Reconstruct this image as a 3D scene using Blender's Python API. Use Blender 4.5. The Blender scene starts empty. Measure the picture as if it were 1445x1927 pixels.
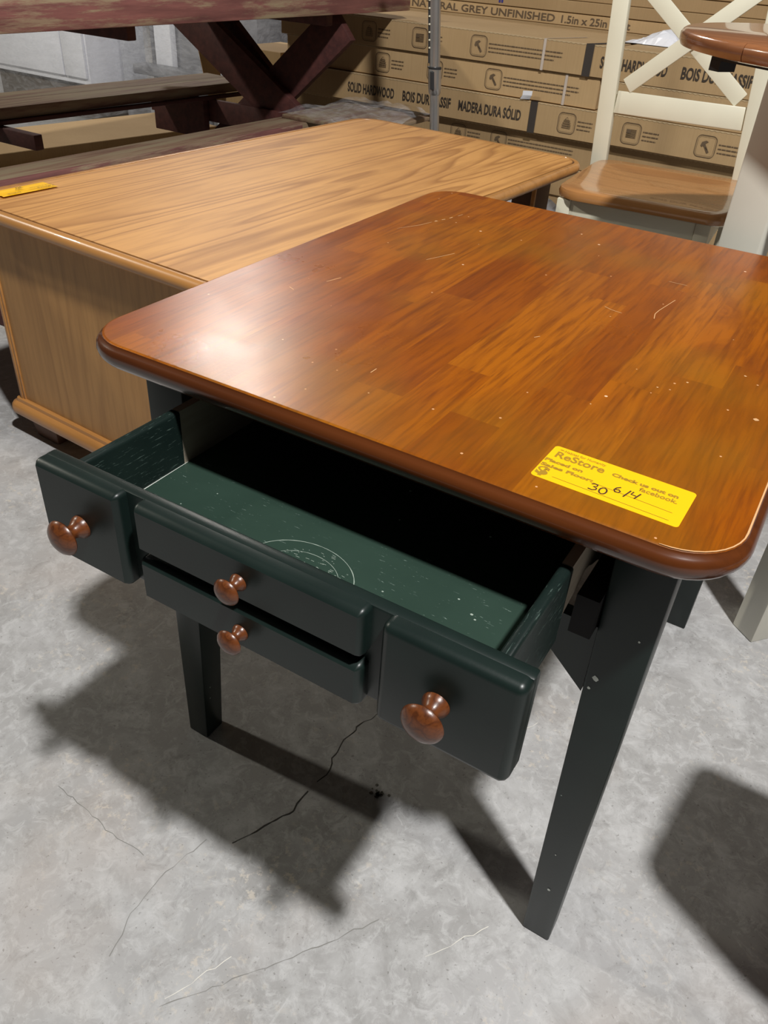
import bpy, bmesh, math, random
from mathutils import Vector, Matrix
random.seed(7)
C = bpy.context.scene.collection
PI = math.pi

# ---------------------------------------------------------------- camera
scene = bpy.context.scene
cam_d = bpy.data.cameras.new('camera')
cam = bpy.data.objects.new('camera', cam_d)
C.objects.link(cam)
R = Matrix(((0.8521698442792663, -0.3456069499724428, 0.39288979705738913),
            (0.519956560413478, 0.4749798295142751, -0.7099572781777614),
            (0.05875144069753643, 0.8092898106891843, 0.5844640883156367)))
cam.matrix_world = Matrix.Translation((0.76410353, -0.59570756, 1.16775884)) @ R.to_4x4()
cam_d.sensor_fit = 'VERTICAL'
cam_d.sensor_height = 36.0
cam_d.sensor_width = 27.0
cam_d.lens = 1501.5532 * 36.0 / 1927.0
cam_d.clip_start = 0.02
scene.camera = cam

# ---------------------------------------------------------------- world, lights, exposure
world = bpy.data.worlds.new('world')
scene.world = world
world.use_nodes = True
world.node_tree.nodes['Background'].inputs[0].default_value = (0.95, 0.93, 0.86, 1)
world.node_tree.nodes['Background'].inputs[1].default_value = 0.032

def lamp(name, loc, watts, radius, col):
    d = bpy.data.lights.new(name, 'POINT')
    d.energy = watts; d.shadow_soft_size = radius; d.color = col
    o = bpy.data.objects.new(name, d); o.location = loc; C.objects.link(o)
    return o
lamp('high_bay_lamp', (2.18, -0.75, 5.0), 1330, 0.13, (1.0, 0.985, 0.965))      # main one, over the right shoulder
lamp('high_bay_lamp', (-5.0, -0.3, 3.8), 370, 0.12, (1.0, 0.95, 0.82))          # left aisle
lamp('high_bay_lamp', (-5.6, 6.65, 5.0), 430, 0.35, (1.0, 0.93, 0.86))        # back left, seen as the gloss on the table
scene.view_settings.view_transform = 'Standard'
scene.view_settings.look = 'None'
scene.view_settings.exposure = 0.0
scene.view_settings.gamma = 1.0
scene.view_settings.use_curve_mapping = False

# ---------------------------------------------------------------- node helpers
def new_mat(name, rough=0.5, coat=0.0, metal=0.0, spec=0.5):
    m = bpy.data.materials.new(name); m.use_nodes = True
    b = m.node_tree.nodes['Principled BSDF']
    b.inputs['Roughness'].default_value = rough
    b.inputs['Metallic'].default_value = metal
    b.inputs['Coat Weight'].default_value = coat
    b.inputs['Specular IOR Level'].default_value = spec
    return m, m.node_tree, b
def N(t, kind, **kw):
    n = t.nodes.new(kind)
    for k, v in kw.items(): setattr(n, k, v)
    return n
def coords(t, scale=(1, 1, 1), rot=(0, 0, 0), loc=(0, 0, 0)):
    c = N(t, 'ShaderNodeTexCoord'); mp = N(t, 'ShaderNodeMapping')
    mp.inputs['Scale'].default_value = scale; mp.inputs['Rotation'].default_value = rot
    mp.inputs['Location'].default_value = loc
    t.links.new(c.outputs['Object'], mp.inputs['Vector'])
    return mp.outputs['Vector']
def noise(t, vec, scale, detail=4, rough=0.55, dist=0.0):
    n = N(t, 'ShaderNodeTexNoise')
    n.inputs['Scale'].default_value = scale; n.inputs['Detail'].default_value = detail
    n.inputs['Roughness'].default_value = rough; n.inputs['Distortion'].default_value = dist
    t.links.new(vec, n.inputs['Vector'])
    return n.outputs['Fac']
def ramp(t, fac, stops, interp='LINEAR'):
    r = N(t, 'ShaderNodeValToRGB'); r.color_ramp.interpolation = interp
    el = r.color_ramp.elements
    while len(el) < len(stops): el.new(0.5)
    for e, (p, c) in zip(el, stops):
        e.position = p
        e.color = (c, c, c, 1) if isinstance(c, (int, float)) else (*c, 1)
    t.links.new(fac, r.inputs['Fac'])
    return r.outputs['Color']
def mix(t, a, b, fac, mode='MIX'):
    n = N(t, 'ShaderNodeMix', data_type='RGBA', blend_type=mode)
    for s, i in ((a, 6), (b, 7)):
        if isinstance(s, tuple): n.inputs[i].default_value = (*s, 1)
        else: t.links.new(s, n.inputs[i])
    if isinstance(fac, (int, float)): n.inputs[0].default_value = fac
    else: t.links.new(fac, n.inputs[0])
    return n.outputs[2]
def mth(t, op, a, b=0.0):
    n = N(t, 'ShaderNodeMath', operation=op)
    for s, i in ((a, 0), (b, 1)):
        if isinstance(s, (int, float)): n.inputs[i].default_value = s
        else: t.links.new(s, n.inputs[i])
    return n.outputs[0]
def bump(t, b, h, strength=0.2, dist=0.002):
    n = N(t, 'ShaderNodeBump'); n.inputs['Strength'].default_value = strength
    n.inputs['Distance'].default_value = dist
    t.links.new(h, n.inputs['Height']); t.links.new(n.outputs['Normal'], b.inputs['Normal'])
def setc(t, b, c):
    if isinstance(c, tuple): b.inputs['Base Color'].default_value = (*c, 1)
    else: t.links.new(c, b.inputs['Base Color'])
def specks(t, vec, scale, size, keep):
    """sparse little chips: voronoi cells, only some of them"""
    v = N(t, 'ShaderNodeTexVoronoi'); v.inputs['Scale'].default_value = scale
    t.links.new(vec, v.inputs['Vector'])
    near = mth(t, 'LESS_THAN', v.outputs['Distance'], size)
    s = N(t, 'ShaderNodeSeparateColor'); t.links.new(v.outputs['Color'], s.inputs[0])
    return mth(t, 'MULTIPLY', near, mth(t, 'LESS_THAN', s.outputs[0], keep))

def plain(name, col, rough=0.5, coat=0.0, metal=0.0, var=0.08, scale=8, bmp=0.0):
    m, t, b = new_mat(name, rough, coat, metal)
    v = coords(t)
    f = noise(t, v, scale, 5)
    lo = tuple(c * (1 - var) for c in col); hi = tuple(min(1, c * (1 + var)) for c in col)
    setc(t, b, ramp(t, f, [(0.3, lo), (0.7, hi)]))
    if bmp: bump(t, b, noise(t, v, 90, 3), bmp, 0.001)
    return m

def wood(name, dark, light, grain='y', rough=0.4, coat=0.0, bands=9.0, line=0.5, fine=0.35, scale=1.0):
    """straight / cathedral grain running along one axis of the object"""
    m, t, b = new_mat(name, rough, coat)
    s = {'x': (0.35, 5, 5), 'y': (5, 0.35, 5), 'z': (5, 5, 0.35)}[grain]
    s = tuple(q * scale for q in s)
    v = coords(t, s)
    n1 = noise(t, v, 1.1, 2, 0.4, 0.3)
    fr = mth(t, 'FRACT', mth(t, 'MULTIPLY', n1, bands))
    lines = ramp(t, fr, [(0.0, 0.0), (0.55, 0.15), (0.86, 1.0), (1.0, 0.0)])
    s2 = tuple(q * 14 for q in s)
    n2 = noise(t, coords(t, s2), 1.0, 4, 0.6)
    col = mix(t, light, dark, mth(t, 'MULTIPLY', lines, line))
    col = mix(t, col, tuple(c * 0.8 for c in dark), ramp(t, n2, [(0.45, 0.0), (0.75, fine)]))
    big = noise(t, coords(t), 3.0, 2)
    col = mix(t, col, dark, ramp(t, big, [(0.4, 0.0), (0.8, 0.35)]))
    setc(t, b, col)
    bump(t, b, n2, 0.12, 0.0008)
    return m

# ---------------------------------------------------------------- materials
# reddish brown butcher-block top: staves along y, each its own tone
m, t, b = new_mat('cherry_stave_wood', 0.34, 0.0)
M_TOP = m
v = coords(t)
sep = N(t, 'ShaderNodeSeparateXYZ'); t.links.new(v, sep.inputs[0])
row = mth(t, 'FLOOR', mth(t, 'MULTIPLY', mth(t, 'ADD', sep.outputs[0], 5.0), 1 / 0.058))
wn = N(t, 'ShaderNodeTexWhiteNoise', noise_dimensions='1D'); t.links.new(row, wn.inputs['W'])
yy = mth(t, 'FLOOR', mth(t, 'ADD', mth(t, 'MULTIPLY', sep.outputs[1], 2.3), mth(t, 'MULTIPLY', wn.outputs['Value'], 7.0)))
cmb = N(t, 'ShaderNodeCombineXYZ'); t.links.new(row, cmb.inputs[0]); t.links.new(yy, cmb.inputs[1])
wn2 = N(t, 'ShaderNodeTexWhiteNoise', noise_dimensions='2D'); t.links.new(cmb.outputs[0], wn2.inputs['Vector'])
stave = ramp(t, wn2.outputs['Value'], [(0.0, (0.235, 0.050, 0.0015)), (0.35, (0.270, 0.066, 0.0015)), (0.7, (0.310, 0.082, 0.002)), (1.0, (0.350, 0.100, 0.003))])
add = N(t, 'ShaderNodeVectorMath', operation='MULTIPLY_ADD')
t.links.new(wn2.outputs['Color'], add.inputs[0]); add.inputs[1].default_value = (7, 7, 7); t.links.new(v, add.inputs[2])
mp = N(t, 'ShaderNodeMapping'); mp.inputs['Scale'].default_value = (9, 1.5, 1); t.links.new(add.outputs[0], mp.inputs['Vector'])
fig = noise(t, mp.outputs['Vector'], 1.6, 5, 0.6, 1.2)
col = mix(t, stave, (0.140, 0.030, 0.003), ramp(t, fig, [(0.45, 0.0), (0.60, 0.5), (0.66, 0.1), (0.74, 0.55), (0.85, 0.3)]))
mp2 = N(t, 'ShaderNodeMapping'); mp2.inputs['Scale'].default_value = (160, 9, 1); t.links.new(add.outputs[0], mp2.inputs['Vector'])
por = noise(t, mp2.outputs['Vector'], 1.0, 4, 0.65)
col = mix(t, col, (0.125, 0.028, 0.003), ramp(t, por, [(0.46, 0.0), (0.68, 0.7)]))
blot = noise(t, v, 3.2, 3, 0.5)
col = mix(t, col, (0.23, 0.105, 0.006), ramp(t, blot, [(0.48, 0.0), (0.7, 0.5)]))
col = mix(t, col, (0.62, 0.33, 0.16), specks(t, v, 60, 0.09, 0.10))
col = mix(t, col, (0.75, 0.5, 0.32), specks(t, v, 21, 0.045, 0.20))
setc(t, b, col)
rn = noise(t, v, 6, 5, 0.6)
t.links.new(ramp(t, rn, [(0.35, 0.27), (0.7, 0.36)]), b.inputs['Roughness'])
bump(t, b, noise(t, v, 240, 3), 0.10, 0.0006)

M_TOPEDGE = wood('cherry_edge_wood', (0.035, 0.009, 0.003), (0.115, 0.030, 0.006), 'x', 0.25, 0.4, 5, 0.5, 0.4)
M_KNOB = wood('brown_knob_wood', (0.040, 0.010, 0.004), (0.140, 0.040, 0.010), 'z', 0.32, 0.1, 9, 0.6, 0.5, 6)

def green(name, pores=0.0, rough=0.36):
    m, t, b = new_mat(name, rough, 0.0, 0, 0.38)
    v = coords(t)
    c = ramp(t, noise(t, v, 14, 4), [(0.3, (0.0055, 0.0118, 0.0102)), (0.7, (0.0085, 0.0170, 0.0145))])
    if pores:
        vp = coords(t, (420, 45, 420))
        c = mix(t, c, (0.25, 0.36, 0.31), ramp(t, noise(t, vp, 1.0, 4, 0.7), [(0.60, 0.0), (0.68, pores)]))
    c = mix(t, c, (0.45, 0.52, 0.48), mth(t, 'MULTIPLY', specks(t, v, 60, 0.07, 0.07), 0.7))
    setc(t, b, c)
    bump(t, b, noise(t, v, 260, 3), 0.12, 0.0005)
    return m
M_GREEN = green('dark_green_paint')
M_GREENIN = green('worn_green_paint', 0.28, 0.4)
m, t, b = new_mat('green_drawer_bottom', 0.42, 0.1)
M_GREENFLOOR = m
v = coords(t)
c = ramp(t, noise(t, v, 6, 4), [(0.3, (0.017, 0.036, 0.026)), (0.7, (0.025, 0.050, 0.037))])
pm = ramp(t, noise(t, coords(t, (70, 420, 70)), 1.0, 3, 0.7), [(0.665, 0.0), (0.72, 0.5)])
pm = mth(t, 'MULTIPLY', pm, ramp(t, noise(t, v, 9, 2), [(0.40, 0.0), (0.6, 1.0)]))
c = mix(t, c, (0.35, 0.45, 0.40), pm)
c = mix(t, c, (0.5, 0.62, 0.54), specks(t, v, 50, 0.08, 0.10))
setc(t, b, c)
M_CHIP = plain('pale_chip', (0.55, 0.58, 0.53), 0.6)
M_SCRATCH = plain('pale_scratch', (0.62, 0.36, 0.17), 0.6)
M_SCRATCHG = plain('green_scratch', (0.30, 0.36, 0.31), 0.6)
M_RAW = wood('raw_drawer_wood', (0.20, 0.16, 0.11), (0.36, 0.31, 0.24), 'y', 0.8, 0, 6, 0.4, 0.4)
M_SHADEBLOCK = plain('shade_block_black', (0.005, 0.004, 0.004), 0.9)  # near black holds the shade of the gap below the drawer side
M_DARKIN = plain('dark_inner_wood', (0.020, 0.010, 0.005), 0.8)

M_OAK = wood('oak_laminate', (0.300, 0.118, 0.026), (0.640, 0.320, 0.095), 'y', 0.5, 0.0, 15, 0.75, 0.4)
M_OAKSIDE = wood('oak_side_veneer', (0.27, 0.125, 0.036), (0.46, 0.240, 0.078), 'z', 0.5, 0, 8, 0.4, 0.45)
M_OAKRIM = wood('oak_rim_wood', (0.30, 0.130, 0.034), (0.480, 0.225, 0.065), 'x', 0.35, 0.2, 7, 0.4, 0.35)
M_OAKRIMY = wood('oak_rim_wood_long', (0.30, 0.130, 0.034), (0.480, 0.225, 0.065), 'y', 0.35, 0.2, 7, 0.4, 0.35)
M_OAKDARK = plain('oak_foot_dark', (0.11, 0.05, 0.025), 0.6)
M_GROOVE = plain('oak_groove_dark', (0.10, 0.04, 0.012), 0.6)

M_SEATWOOD = wood('honey_seat_wood', (0.29, 0.120, 0.036), (0.47, 0.220, 0.075), 'x', 0.22, 0.5, 7, 0.4, 0.3)
M_BARWOOD = wood('brown_bar_wood', (0.20, 0.070, 0.026), (0.36, 0.145, 0.058), 'x', 0.22, 0.5, 7, 0.4, 0.3)
M_CREAM = plain('cream_paint', (0.70, 0.67, 0.53), 0.38, 0.1, var=0.03)
M_CREAM2 = plain('ivory_paint', (0.66, 0.64, 0.55), 0.4, 0.1, var=0.03)
M_BLACK = plain('black_metal', (0.012, 0.012, 0.013), 0.5)

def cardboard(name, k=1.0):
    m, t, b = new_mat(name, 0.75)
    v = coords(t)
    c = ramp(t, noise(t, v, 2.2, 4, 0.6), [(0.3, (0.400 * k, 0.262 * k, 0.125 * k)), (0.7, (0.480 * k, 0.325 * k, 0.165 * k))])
    rib = noise(t, coords(t, (120, 120, 2)), 1.0, 2)
    c = mix(t, c, (0.34 * k, 0.22 * k, 0.10 * k), ramp(t, rib, [(0.4, 0.0), (0.8, 0.35)]))
    setc(t, b, c)
    bump(t, b, rib, 0.08, 0.0008)
    return m
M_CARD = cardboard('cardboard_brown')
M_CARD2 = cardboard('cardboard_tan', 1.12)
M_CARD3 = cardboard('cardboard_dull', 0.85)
M_CARDEDGE = plain('cardboard_cut_edge', (0.50, 0.37, 0.21), 0.8)
M_INK = plain('black_ink', (0.045, 0.032, 0.022), 0.7)
M_INK2 = plain('faded_ink', (0.125, 0.082, 0.045), 0.7)
M_TAPE = plain('dark_strap', (0.045, 0.036, 0.030), 0.6)
M_STRAP = plain('clear_strap', (0.55, 0.47, 0.40), 0.3)
M_WHITEP = plain('white_plastic', (0.78, 0.79, 0.84), 0.35)
M_YELLOW = plain('yellow_sticker_paper', (0.93, 0.50, 0.002), 0.45, var=0.02)
M_YINK = plain('olive_print', (0.34, 0.19, 0.008), 0.6)
M_PEN = plain('black_pen', (0.05, 0.02, 0.01), 0.6)

# weathered red picnic wood
def redwood(name, wear, k=1.0, grain='y', ds=0.0):
    m, t, b = new_mat(name, 0.7)
    s = {'y': (30, 2.2, 30), 'x': (2.2, 30, 30)}[grain]
    g = noise(t, coords(t, s), 1.0, 5, 0.65)
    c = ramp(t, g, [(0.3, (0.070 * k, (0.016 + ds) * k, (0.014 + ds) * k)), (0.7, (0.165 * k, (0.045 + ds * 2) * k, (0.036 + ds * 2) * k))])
    w = mth(t, 'MULTIPLY', ramp(t, noise(t, coords(t, (14, 1.3, 14)), 1.6, 6, 0.75), [(0.62 - wear, 0.0), (0.72 - wear, 1.0)]), ramp(t, g, [(0.35, 0.3), (0.6, 0.95)]))
    c = mix(t, c, (0.195 * k, 0.155 * k, 0.095 * k), w)
    setc(t, b, c); bump(t, b, g, 0.3, 0.002)
    return m
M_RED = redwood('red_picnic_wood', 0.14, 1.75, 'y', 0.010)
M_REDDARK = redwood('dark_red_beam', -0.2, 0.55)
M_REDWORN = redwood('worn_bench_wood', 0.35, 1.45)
M_STEEL = plain('brushed_steel', (0.50, 0.49, 0.48), 0.28, 0, 0.8)
M_RUBBER = plain('dark_button_plastic', (0.03, 0.03, 0.032), 0.5)
M_PALLET = plain('grey_pallet_wood', (0.11, 0.09, 0.07), 0.8)
M_WRAPGREY = plain('wrapped_grey_furniture', (0.22, 0.22, 0.235), 0.35, var=0.3, scale=5)
M_CABWHITE = plain('white_cabinet_paint', (0.82, 0.83, 0.88), 0.4, var=0.05)
M_WALL = plain('warehouse_wall', (0.055, 0.048, 0.042), 0.8)

m, t, b = new_mat('clear_stretch_film', 0.12)
M_FILM = m
setc(t, b, (0.9, 0.92, 0.97))
out = t.nodes['Material Output']
tr = N(t, 'ShaderNodeBsdfTransparent'); ms = N(t, 'ShaderNodeMixShader')
v = coords(t)
t.links.new(ramp(t, noise(t, coords(t, (3, 3, 9)), 2.5, 5, 0.6, 1.5), [(0.35, 0.06), (0.8, 0.32)]), ms.inputs[0])
t.links.new(tr.outputs[0], ms.inputs[1]); t.links.new(b.outputs[0], ms.inputs[2]); t.links.new(ms.outputs[0], out.inputs[0])
bump(t, b, noise(t, v, 14, 5, 0.6, 2.0), 0.8, 0.02)

# concrete floor
m, t, b = new_mat('concrete', 0.55, 0.0, 0, 0.35)
M_FLOOR = m
v = coords(t)
n1 = noise(t, v, 2.1, 6, 0.62, 0.4); n2 = noise(t, v, 11, 8, 0.68, 0.5); n3 = noise(t, v, 60, 5, 0.7)
c = ramp(t, n1, [(0.3, (0.288, 0.284, 0.276)), (0.7, (0.392, 0.388, 0.389))])
c = mix(t, c, (0.480, 0.480, 0.480), ramp(t, n2, [(0.47, 0.0), (0.66, 0.75)]))
c = mix(t, c, (0.192, 0.188, 0.176), ramp(t, noise(t, v, 5, 7, 0.7, 0.8), [(0.54, 0.0), (0.75, 0.65)]))
c = mix(t, c, (0.528, 0.480, 0.416), mth(t, 'MULTIPLY', ramp(t, n3, [(0.56, 0.0), (0.62, 1.0)]), ramp(t, noise(t, v, 4, 4), [(0.5, 0.0), (0.62, 0.75)])))
c = mix(t, c, (0.512, 0.512, 0.512), ramp(t, noise(t, v, 34, 8, 0.75, 1.0), [(0.50, 0.0), (0.62, 0.55)]))
c = mix(t, c, (0.216, 0.212, 0.205), ramp(t, noise(t, v, 23, 8, 0.75, 0.8), [(0.54, 0.0), (0.68, 0.5)]))
c = mix(t, c, (0.144, 0.136, 0.125), ramp(t, noise(t, v, 160, 3), [(0.64, 0.0), (0.72, 0.6)]))
c = mix(t, c, (0.440, 0.344, 0.272), ramp(t, noise(t, v, 1.7, 4), [(0.56, 0.0), (0.72, 0.3)]))
sc = noise(t, coords(t, (90, 2.0, 1), (0, 0, 0.95)), 1.0, 3, 0.6)
c = mix(t, c, (0.544, 0.544, 0.543), ramp(t, sc, [(0.70, 0.0), (0.74, 0.35)]))
setc(t, b, c)
bump(t, b, n2, 0.12, 0.003)
M_CRACK = plain('crack_dark', (0.05, 0.045, 0.04), 0.9)
M_HAIR = plain('hairline_grey', (0.21, 0.205, 0.19), 0.9)
M_FSCR = plain('floor_scratch_pale', (0.66, 0.64, 0.58), 0.9)
M_STAIN = plain('black_stain', (0.10, 0.095, 0.08), 0.9)
#, (0.07, 0.065, 0.055), 0.9)

# ---------------------------------------------------------------- mesh helpers
def link(name, bm, mat, parent=None, smooth=False, loc=(0, 0, 0), rot=(0, 0, 0)):
    me = bpy.data.meshes.new(name)
    bmesh.ops.recalc_face_normals(bm, faces=bm.faces)
    bm.to_mesh(me); bm.free()
    me.materials.append(mat)
    if smooth:
        for p in me.polygons: p.use_smooth = True
        try: me.set_sharp_from_angle(angle=math.radians(42))
        except Exception: pass
    o = bpy.data.objects.new(name, me)
    o.location = loc; o.rotation_euler = rot
    C.objects.link(o)
    if parent: o.parent = parent
    return o
def thing(name, label, cat, loc=(0, 0, 0), rz=0.0, group=None):
    o = bpy.data.objects.new(name, None); C.objects.link(o)
    o.location = loc; o.rotation_euler = (0, 0, rz)
    o['label'] = label; o['category'] = cat
    if group: o['group'] = group
    return o
def tag(o, label, cat, group=None):
    o['label'] = label; o['category'] = cat
    if group: o['group'] = group
    return o
def box(bm, x0, x1, y0, y1, z0, z1, bev=0.0, seg=2, mat=None):
    co = [(x, y, z) for x in (x0, x1) for y in (y0, y1) for z in (z0, z1)]
    vs = [bm.verts.new(mat @ Vector(c) if mat else c) for c in co]
    F = [(0, 1, 3, 2), (4, 6, 7, 5), (0, 4, 5, 1), (2, 3, 7, 6), (0, 2, 6, 4), (1, 5, 7, 3)]
    fs = [bm.faces.new([vs[i] for i in f]) for f in F]
    if bev:
        es = list({e for f in fs for e in f.edges})
        bmesh.ops.bevel(bm, geom=es, offset=bev, segments=seg, profile=0.5, affect='EDGES')
    return vs
def boxo(name, mat, parent, *a, bev=0.0, seg=2, smooth=None, M=None):
    bm = bmesh.new(); box(bm, *a, bev=bev, seg=seg, mat=M)
    return link(name, bm, mat, parent, smooth=(bev > 0) if smooth is None else smooth)
def board(bm, p, q, w, th, up=(0, 0, 1), bev=0.0):
    """rectangular bar from p to q; w across, th along 'up'"""
    p, q = Vector(p), Vector(q); d = q - p; L = d.length; d.normalize()
    u = Vector(up); s = d.cross(u).normalized(); u = s.cross(d).normalized()
    M = Matrix((s, d, u)).transposed().to_4x4(); M.translation = p
    box(bm, -w / 2, w / 2, 0, L, -th / 2, th / 2, bev, 2, M)
def boardo(name, mat, parent, p, q, w, th, up=(0, 0, 1), bev=0.0):
    bm = bmesh.new(); board(bm, p, q, w, th, up, bev)
    return link(name, bm, mat, parent, smooth=bev > 0)
def taper(bm, b0, b1, z0, z1, bev=0.003):
    """frustum between two xy rectangles (x0,x1,y0,y1)"""
    vs = []
    for (x0, x1, y0, y1), z in ((b0, z0), (b1, z1)):
        vs += [bm.verts.new(c) for c in ((x0, y0, z), (x1, y0, z), (x1, y1, z), (x0, y1, z))]
    fs = [bm.faces.new([vs[i] for i in f]) for f in ((3, 2, 1, 0), (4, 5, 6, 7), (0, 1, 5, 4), (1, 2, 6, 5), (2, 3, 7, 6), (3, 0, 4, 7))]
    if bev: bmesh.ops.bevel(bm, geom=list({e for f in fs for e in f.edges}), offset=bev, segments=2, profile=0.5, affect='EDGES')
def rrect(w, d, r, off=0.0, n=10):
    """outline of a rounded rectangle 0..w, 0..d grown by off"""
    r2 = max(r + off, 0.0005); pts = []
    for cx, cy, a0 in ((w - r, r, -PI / 2), (w - r, d - r, 0), (r, d - r, PI / 2), (r, r, PI)):
        for i in range(n + 1):
            a = a0 + PI / 2 * i / n
            pts.append((cx + r2 * math.cos(a), cy + r2 * math.sin(a)))
    return pts
def slab(bm, rings, cap_top=True, cap_bot=True):
    """rings: list of (points, z) all with the same count"""
    rows = [[bm.verts.new((x, y, z)) for x, y in pts] for pts, z in rings]
    n = len(rows[0])
    for a, b in zip(rows, rows[1:]):
        for i in range(n): bm.faces.new((a[i], a[(i + 1) % n], b[(i + 1) % n], b[i]))
    if cap_top: bm.faces.new(rows[0])
    if cap_bot: bm.faces.new(rows[-1][::-1])
def lathe(bm, prof, n=28, M=None):
    rows = []
    for r, z in prof:
        row = []
        for i in range(n):
            a = 2 * PI * i / n
            p = Vector((r * math.cos(a), r * math.sin(a), z))
            row.append(bm.verts.new(M @ p if M else p))
        rows.append(row)
    for a, b in zip(rows, rows[1:]):
        for i in range(n): bm.faces.new((a[i], a[(i + 1) % n], b[(i + 1) % n], b[i]))
    bm.faces.new(rows[0][::-1]); bm.faces.new(rows[-1])
def strip(bm, pts, w, z=0.0):
    """flat ribbon through 2-D points; w number or list"""
    n = len(pts); L = []; Rr = []
    for i, (x, y) in enumerate(pts):
        a = pts[max(i - 1, 0)]; b = pts[min(i + 1, n - 1)]
        d = Vector((b[0] - a[0], b[1] - a[1], 0))
        if d.length < 1e-9: d = Vector((1, 0, 0))
        d.normalize(); nn = Vector((-d.y, d.x, 0))
        ww = w[i] if isinstance(w, (list, tuple)) else w
        L.append(bm.verts.new((x + nn.x * ww / 2, y + nn.y * ww / 2, z)))
        Rr.append(bm.verts.new((x - nn.x * ww / 2, y - nn.y * ww / 2, z)))
    for i in range(n - 1): bm.faces.new((L[i], Rr[i], Rr[i + 1], L[i + 1]))
def upright(o_rot_face=True):
    return (PI / 2, 0, 0)
def text(body, mat, parent, loc, size, rot=(0, 0, 0), bold=0.0, sx=1.0, align='LEFT', width=None, space=1.0, name='lettering', shear=0.0):
    cu = bpy.data.curves.new('txt', 'FONT'); cu.body = body; cu.size = size; cu.offset = bold
    cu.align_x = align; cu.space_character = space; cu.extrude = 0.0; cu.resolution_u = 3; cu.shear = shear
    tmp = bpy.data.objects.new('txt', cu); C.objects.link(tmp)
    bpy.context.view_layer.update()
    dg = bpy.context.evaluated_depsgraph_get()
    me = bpy.data.meshes.new_from_object(tmp.evaluated_get(dg))
    bpy.data.objects.remove(tmp); bpy.data.curves.remove(cu)
    me.name = name
    xs = [vv.co.x for vv in me.vertices]
    if width: sx = width / (max(xs) - min(xs))
    x0 = min(xs) if align == 'LEFT' else 0
    for vv in me.vertices: vv.co.x = (vv.co.x - x0) * sx
    me.materials.clear(); me.materials.append(mat)
    o = bpy.data.objects.new(name, me); o.location = loc; o.rotation_euler = rot
    C.objects.link(o); o.parent = parent
    return o

# ---------------------------------------------------------------- the setting
bm = bmesh.new(); box(bm, -9, 6, -4, 10, -0.1, 0.0)
floor = link('floor', bm, M_FLOOR); floor['kind'] = 'structure'
bm = bmesh.new(); box(bm, -9, 6, 9.9, 10.0, 0.0, 5.6)
w = link('wall_back', bm, M_WALL); w['kind'] = 'structure'
bm = bmesh.new(); box(bm, -9.1, -9.0, -4, 10, 0.0, 5.6)
w = link('wall_left', bm, M_WALL); w['kind'] = 'structure'
# cracks in the slab
def crack(pts, wd, name='crack', mat=None):
    rnd = random.Random(3); out = []
    for a, b_ in zip(pts, pts[1:]):
        k = max(2, int(math.dist(a, b_) / 0.012))
        for i in range(k):
            f = i / k
            out.append((a[0] + (b_[0] - a[0]) * f + rnd.uniform(-1, 1) * 0.0022, a[1] + (b_[1] - a[1]) * f + rnd.uniform(-1, 1) * 0.0022))
    out.append(pts[-1])
    bm = bmesh.new(); strip(bm, out, [wd * rnd.uniform(0.3, 1.2) for _ in out], 0.0006)
    return link(name, bm, mat or M_CRACK, floor)
crack([(0.305, 0.285), (0.299, 0.255), (0.287, 0.224), (0.287, 0.21), (0.282, 0.185), (0.287, 0.162), (0.288, 0.144), (0.296, 0.123), (0.3, 0.107), (0.294, 0.088)], 0.0017)
crack([(0.293, 0.065), (0.29, 0.046), (0.295, 0.023), (0.283, 0.005), (0.276, -0.015), (0.261, -0.05), (0.248, -0.077)], 0.0020)
for pts_ in ([(0.212, -0.094), (0.202, -0.143), (0.194, -0.168), (0.197, -0.216), (0.2, -0.252), (0.21, -0.272), (0.218, -0.301)], [(0.506, -0.053), (0.453, -0.131), (0.408, -0.195), (0.321, -0.311)], [(-0.054, -0.155), (0.02, -0.160), (0.068, -0.167), (0.149, -0.167)]):
    crack(pts_, 0.0012, 'hairline', M_HAIR)
for pts_ in ([(0.646, 0.026), (0.587, -0.062)], [(0.50, 0.30), (0.56, 0.42)], [(0.36, -0.21), (0.32, -0.30)]):
    crack(pts_, 0.0011, 'floor_scratch', M_FSCR)
bm = bmesh.new()
rnd = random.Random(5)
for k in range(16):
    x, y = 0.390 + rnd.gauss(0, 0.007), 0.128 + rnd.gauss(0, 0.006); r = rnd.uniform(0.0015, 0.004)
    bm.faces.new([bm.verts.new((x + r * math.cos(a) * rnd.uniform(.6, 1.2), y + r * math.sin(a), 0.0007)) for a in [i * PI / 4 for i in range(8)]])
link('stain', bm, M_STAIN, floor)

# ---------------------------------------------------------------- MAIN TABLE
W, D, H = 0.7675, 0.9314, 0.76
tb = thing('drawer_table', 'dark green table with worn reddish brown rounded top and pulled out drawer', 'table', (0, 0, 0))
prof = [(-0.012, 0.7600), (-0.0015, 0.7600), (0.0015, 0.7588), (0.0025, 0.7565), (0.0060, 0.7545), (0.0095, 0.7500), (0.0105, 0.7440), (0.0090, 0.7375), (0.0050, 0.7320), (-0.002, 0.7290), (-0.012, 0.7285)]
bm = bmesh.new()
slab(bm, [(rrect(W, D, 0.062, 0.0015), 0.7588), (rrect(W, D, 0.062, -0.0008), 0.76), (rrect(W, D, 0.062, -0.0014), 0.76)][::-1], True, False)
slab(bm, [(rrect(W, D, 0.062, o), z) for o, z in prof[2:]], False, True)
top = link('tabletop', bm, M_TOP, tb, smooth=True)
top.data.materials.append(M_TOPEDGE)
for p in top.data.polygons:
    if max(top.data.vertices[i].co.z for i in p.vertices) < 0.7589 : p.material_index = 1
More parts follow.
